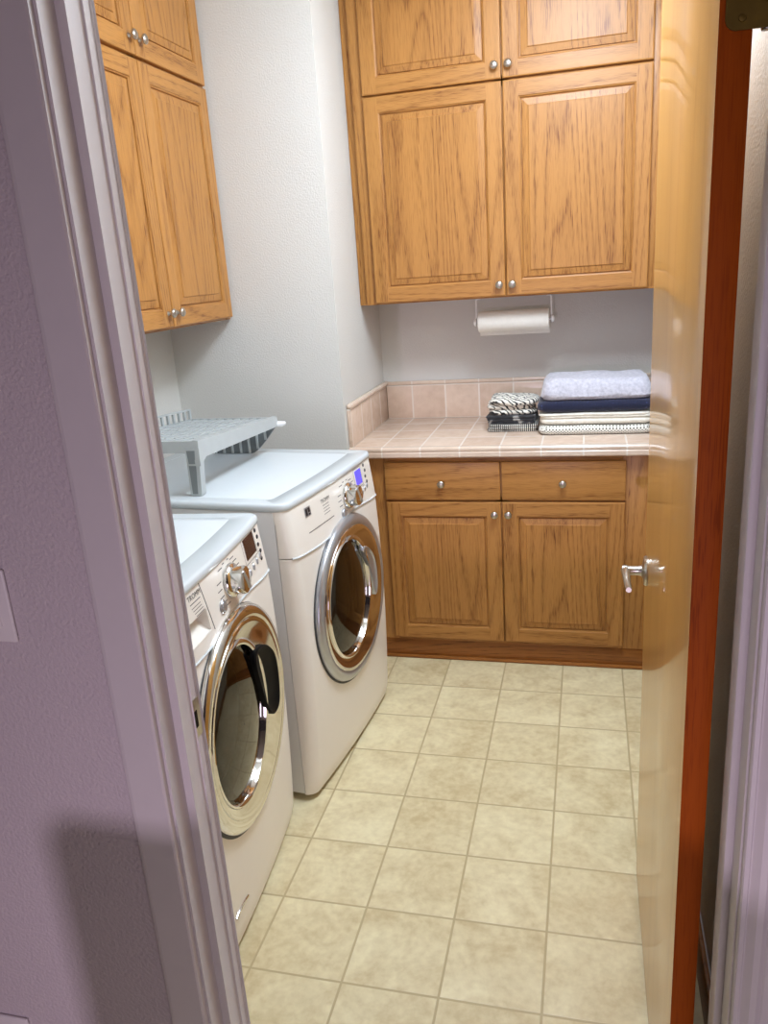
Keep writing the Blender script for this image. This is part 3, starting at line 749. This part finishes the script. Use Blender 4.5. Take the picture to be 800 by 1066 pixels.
        l2 = [(p[0]-dp(p[2])*.8, ym+(p[1]-ym)*.97, p[2]) for p in l0]; l3 = [(p[0]-dp(p[2]), ym+(p[1]-ym)*.90, p[2]-.002*((p[2]-zlo)/(zhi-zlo))) for p in l0]
        MB().loft([l0, l1, l2, l3], True, False, True, 0, True).build('drawer_grip', M['panel'], panel, label='recessed drawer grip')
        # drain filter flap slot low on the front
        fl = MB().tube([Pt(-.190+.075*k/8, .116+.012*math.sin(k/8*PI)*.5, .001) for k in range(9)], .0042, 10).build('filter_flap_grip', M['chrome'], t)
    else:
        bd = MB(); patch(bd, -.236, -.200, .902, .930, .001); bd.build('round_sticker', M['silver'], panel)
        mb = MB(); patch(mb, -.232, -.221, .906, .926, .0016, 0, 1, 1); patch(mb, -.217, -.205, .913, .926, .0016, 0, 1, 1); patch(mb, -.217, -.205, .905, .910, .0016, 0, 1, 1); mb.build('sticker_print', M['ink_dark'], panel)
    return t
def place(rf, th, W, D):
    """rf: world xy of the front right corner, th: yaw in degrees"""
    a = math.radians(th); f = Vector((math.cos(a), math.sin(a))); r = Vector((-math.sin(a), math.cos(a)))
    c = Vector(rf)-r*W/2-f*D/2
    return (c.x, c.y, 0), a
lw, aw = place((-.7695, .555), 3.8, .686, .715)
ld, ad = place((-.6510, 1.297), -6., .686, .76)
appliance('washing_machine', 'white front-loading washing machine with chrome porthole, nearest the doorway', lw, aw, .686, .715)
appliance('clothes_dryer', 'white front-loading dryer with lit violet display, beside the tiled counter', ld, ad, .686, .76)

# ------------------------------------------------------------------ drying rack on the dryer
rk = thing('drying_rack', 'grey plastic slatted drying rack standing on top of the dryer', 'drying rack', (-1.01, .70, .9735), math.radians(-2.0))
# local: x = away from the front (negative), y along the dryer, z up. deck falls slightly towards the far end
dk = lambda y: .162-.036*(y/.56)
def slab(mb, x0, x1, y0, y1, zt_, zb_):
    V = [(x0, y0, dk(y0)+zb_), (x1, y0, dk(y0)+zb_), (x1, y1, dk(y1)+zb_), (x0, y1, dk(y1)+zb_), (x0, y0, dk(y0)+zt_), (x1, y0, dk(y0)+zt_), (x1, y1, dk(y1)+zt_), (x0, y1, dk(y1)+zt_)]
    mb.add(V, [(0, 3, 2, 1), (4, 5, 6, 7), (0, 1, 5, 4), (1, 2, 6, 5), (2, 3, 7, 6), (3, 0, 4, 7)])
mb = MB()
slab(mb, -.345, -.014, 0, .014, .004, -.032); slab(mb, -.345, -.331, .014, .57, .002, -.018); slab(mb, -.331, -.014, .556, .57, .003, -.02)
V = [(x, y, dk(y)+h) for x in (-.014, .004) for y, h in ((0, .006), (.57, .006), (.572, -.030), (.04, -.047), (0, -.070))]
mb.add(V, [(0, 1, 2, 3, 4), (9, 8, 7, 6, 5)]+[(k, k+5, (k+1) % 5+5, (k+1) % 5) for k in range(5)])
mb.build('frame', M['rack'], rk)
for k in range(9):
    x0 = -.0425-.0325*k
    mb = MB(); slab(mb, x0-.006, x0+.006, .014, .556, .0015, -.005); mb.build('slat', M['rack'], rk)
for y0 in (.10, .19, .28, .37, .46):
    mb = MB(); slab(mb, -.331, -.014, y0, y0+.008, -.001, -.014); mb.build('crossbar', M['rack'], rk)
# upright comb along the back
mb = MB(); slab(mb, -.338, -.330, .10, .56, .040, .034)
mb.build('back_rail', M['rack'], rk)
for k in range(13):
    y0 = .10+.0375*k
    mb = MB(); slab(mb, -.338, -.330, y0, y0+.010, .036, 0); mb.build('comb_tooth', M['rack'], rk)
# two tall near legs: hollow tapered posts with a recessed window
for xl in (-.020, -.30):
    lp = []
    for z, wx, wy in ((0.0, .017, .012), (.006, .019, .014), (.07, .020, .013), (.136, .022, .015), (.150, .024, .018)):
        cx = xl-.006*(1-z/.15)
        lp.append([(cx-wx, .016-wy, z), (cx+wx, .016-wy, z), (cx+wx, .016+wy, z), (cx-wx, .016+wy, z)])
    lg = MB().loft(lp, True, True, True, 0, False).build('leg', M['rack'], rk)
    V = [(xl-.018, .0025, .138), (xl+.010, .0025, .138), (xl+.006, .0032, .098), (xl-.015, .0032, .098)]
    MB().loft([V, [(x, y-.003, z) for x, y, z in V]], True, True, True, 0, False).build('leg_window', M['rack_dark'], lg)
    V = [(xl-.0165, .0030, .092), (xl+.007, .0030, .092), (xl+.001, .0040, .006), (xl-.0165, .0040, .006)]
    MB().loft([V, [(x, y-.002, z) for x, y, z in V]], True, True, True, 0, False).build('leg_inset', M['rack_dark'], lg)
# far end: apron with a curved lower edge that stands on the machine
fr_, bk_, N_ = [], [], 40
ztp = dk(.56)-.012
for k in range(N_+1):
    u = k/N_; x = .004-.352*u; q = abs(2*u-1)
    z = max(0., (ztp-.012)*((q-.42)/.58)**1.3) if q > .42 else 0.
    fr_.append((x, .556, z)); bk_.append((x, .566, z))
mb = MB()
tf = [(p[0], p[1], ztp) for p in fr_]; tb = [(p[0], p[1], ztp) for p in bk_]
mb.loft([tf, fr_, bk_, tb, tf], False, smooth=False)
apron = mb.build('rear_apron', M['rack_dark'], rk, label='darker grey curved rear apron')
for k in range(9):
    x = -.04-.034*k; u = (.004-x)/.352; q = abs(2*u-1); z = max(0., (ztp-.012)*((q-.42)/.58)**1.3) if q > .42 else 0.
    MB().box((x-.003, .546, z+.002), (x+.003, .557, ztp)).build('rib', M['rack'], apron)
MB().tube([(-.02, .560, dk(.56)-.016), (-.004, .572, dk(.57)-.022), (.012, .584, dk(.58)-.024), (.026, .592, dk(.58)-.022)], [.008, .010, .010, .006], 10).build('end_peg', M['wire'], rk, label='white end peg')

# ------------------------------------------------------------------ light
def area(name, loc, rot, size, power, color, sy=None, spread=None):
    l = bpy.data.lights.new(name, 'AREA'); l.energy = power; l.color = color; l.size = size
    if sy: l.shape = 'RECTANGLE'; l.size_y = sy
    if spread: l.spread = spread
    o = bpy.data.objects.new(name, l); COL.objects.link(o); o.location = loc; o.rotation_euler = rot; return o
area('assumed_ceiling_lamp', (.05, .70, ZC-.03), (0, 0, 0), .45, 32, (.855, .995, 1.17), .9)  # ceiling lamp assumed from the room's light; no fixture is built
pl = bpy.data.lights.new('added_laundry_point', 'POINT'); pl.energy = 18; pl.color = (.855, .995, 1.17); pl.shadow_soft_size = .12  # bare point light added to brighten upper cabinets and walls; no globe built
po = bpy.data.objects.new('added_laundry_point', pl); COL.objects.link(po); po.location = (.05, .70, ZC-.20)
area('added_hall_fill', (.62, -1.95, .42), (math.radians(90), 0, 0), .8, 8.0, (.89, .77, 1.0), .7)  # area lamp added behind the camera for assumed hall daylight; no window built
area('added_shadow_lamp', (-.2, -4.0, 1.3), (math.radians(74), 0, 0), .035, 8, (.90, .74, .98), .035, math.radians(75))  # unseen small lamp added so the block below throws its shadow
struct('hall_shadow_blocker', b((-.41, -2.70, 0), (2.2, -2.60, 1.09)), M['hall_wall'])  # unseen block added to cast the low shadow beside the doorway
w = bpy.data.worlds.new('hall_ambient'); SC.world = w; w.use_nodes = True
w.node_tree.nodes['Background'].inputs[0].default_value = (.55, .42, .45, 1); w.node_tree.nodes['Background'].inputs[1].default_value = .04

# ------------------------------------------------------------------ camera
cam = bpy.data.cameras.new('camera'); co = bpy.data.objects.new('camera', cam); COL.objects.link(co)
rx, ry, rz = -.295502245, .071382182, .261978251
Rm = Matrix.Rotation(rz, 3, 'Z') @ Matrix.Rotation(rx, 3, 'X') @ Matrix.Rotation(ry, 3, 'Y')
right, fwd, up = Rm.col[0], Rm.col[1], Rm.col[2]
m4 = Matrix(((right.x, up.x, -fwd.x, .0875692), (right.y, up.y, -fwd.y, -1.3518027), (right.z, up.z, -fwd.z, 1.5752053), (0, 0, 0, 1)))
co.matrix_world = m4
cam.sensor_fit = 'HORIZONTAL'; cam.sensor_width = 36; cam.lens = 36*823.896/800; cam.clip_start = .02
SC.camera = co
SC.view_settings.view_transform = 'Standard'; SC.view_settings.look = 'None'; SC.view_settings.gamma = 1; SC.view_settings.use_curve_mapping = False
SC.view_settings.exposure = 0.0
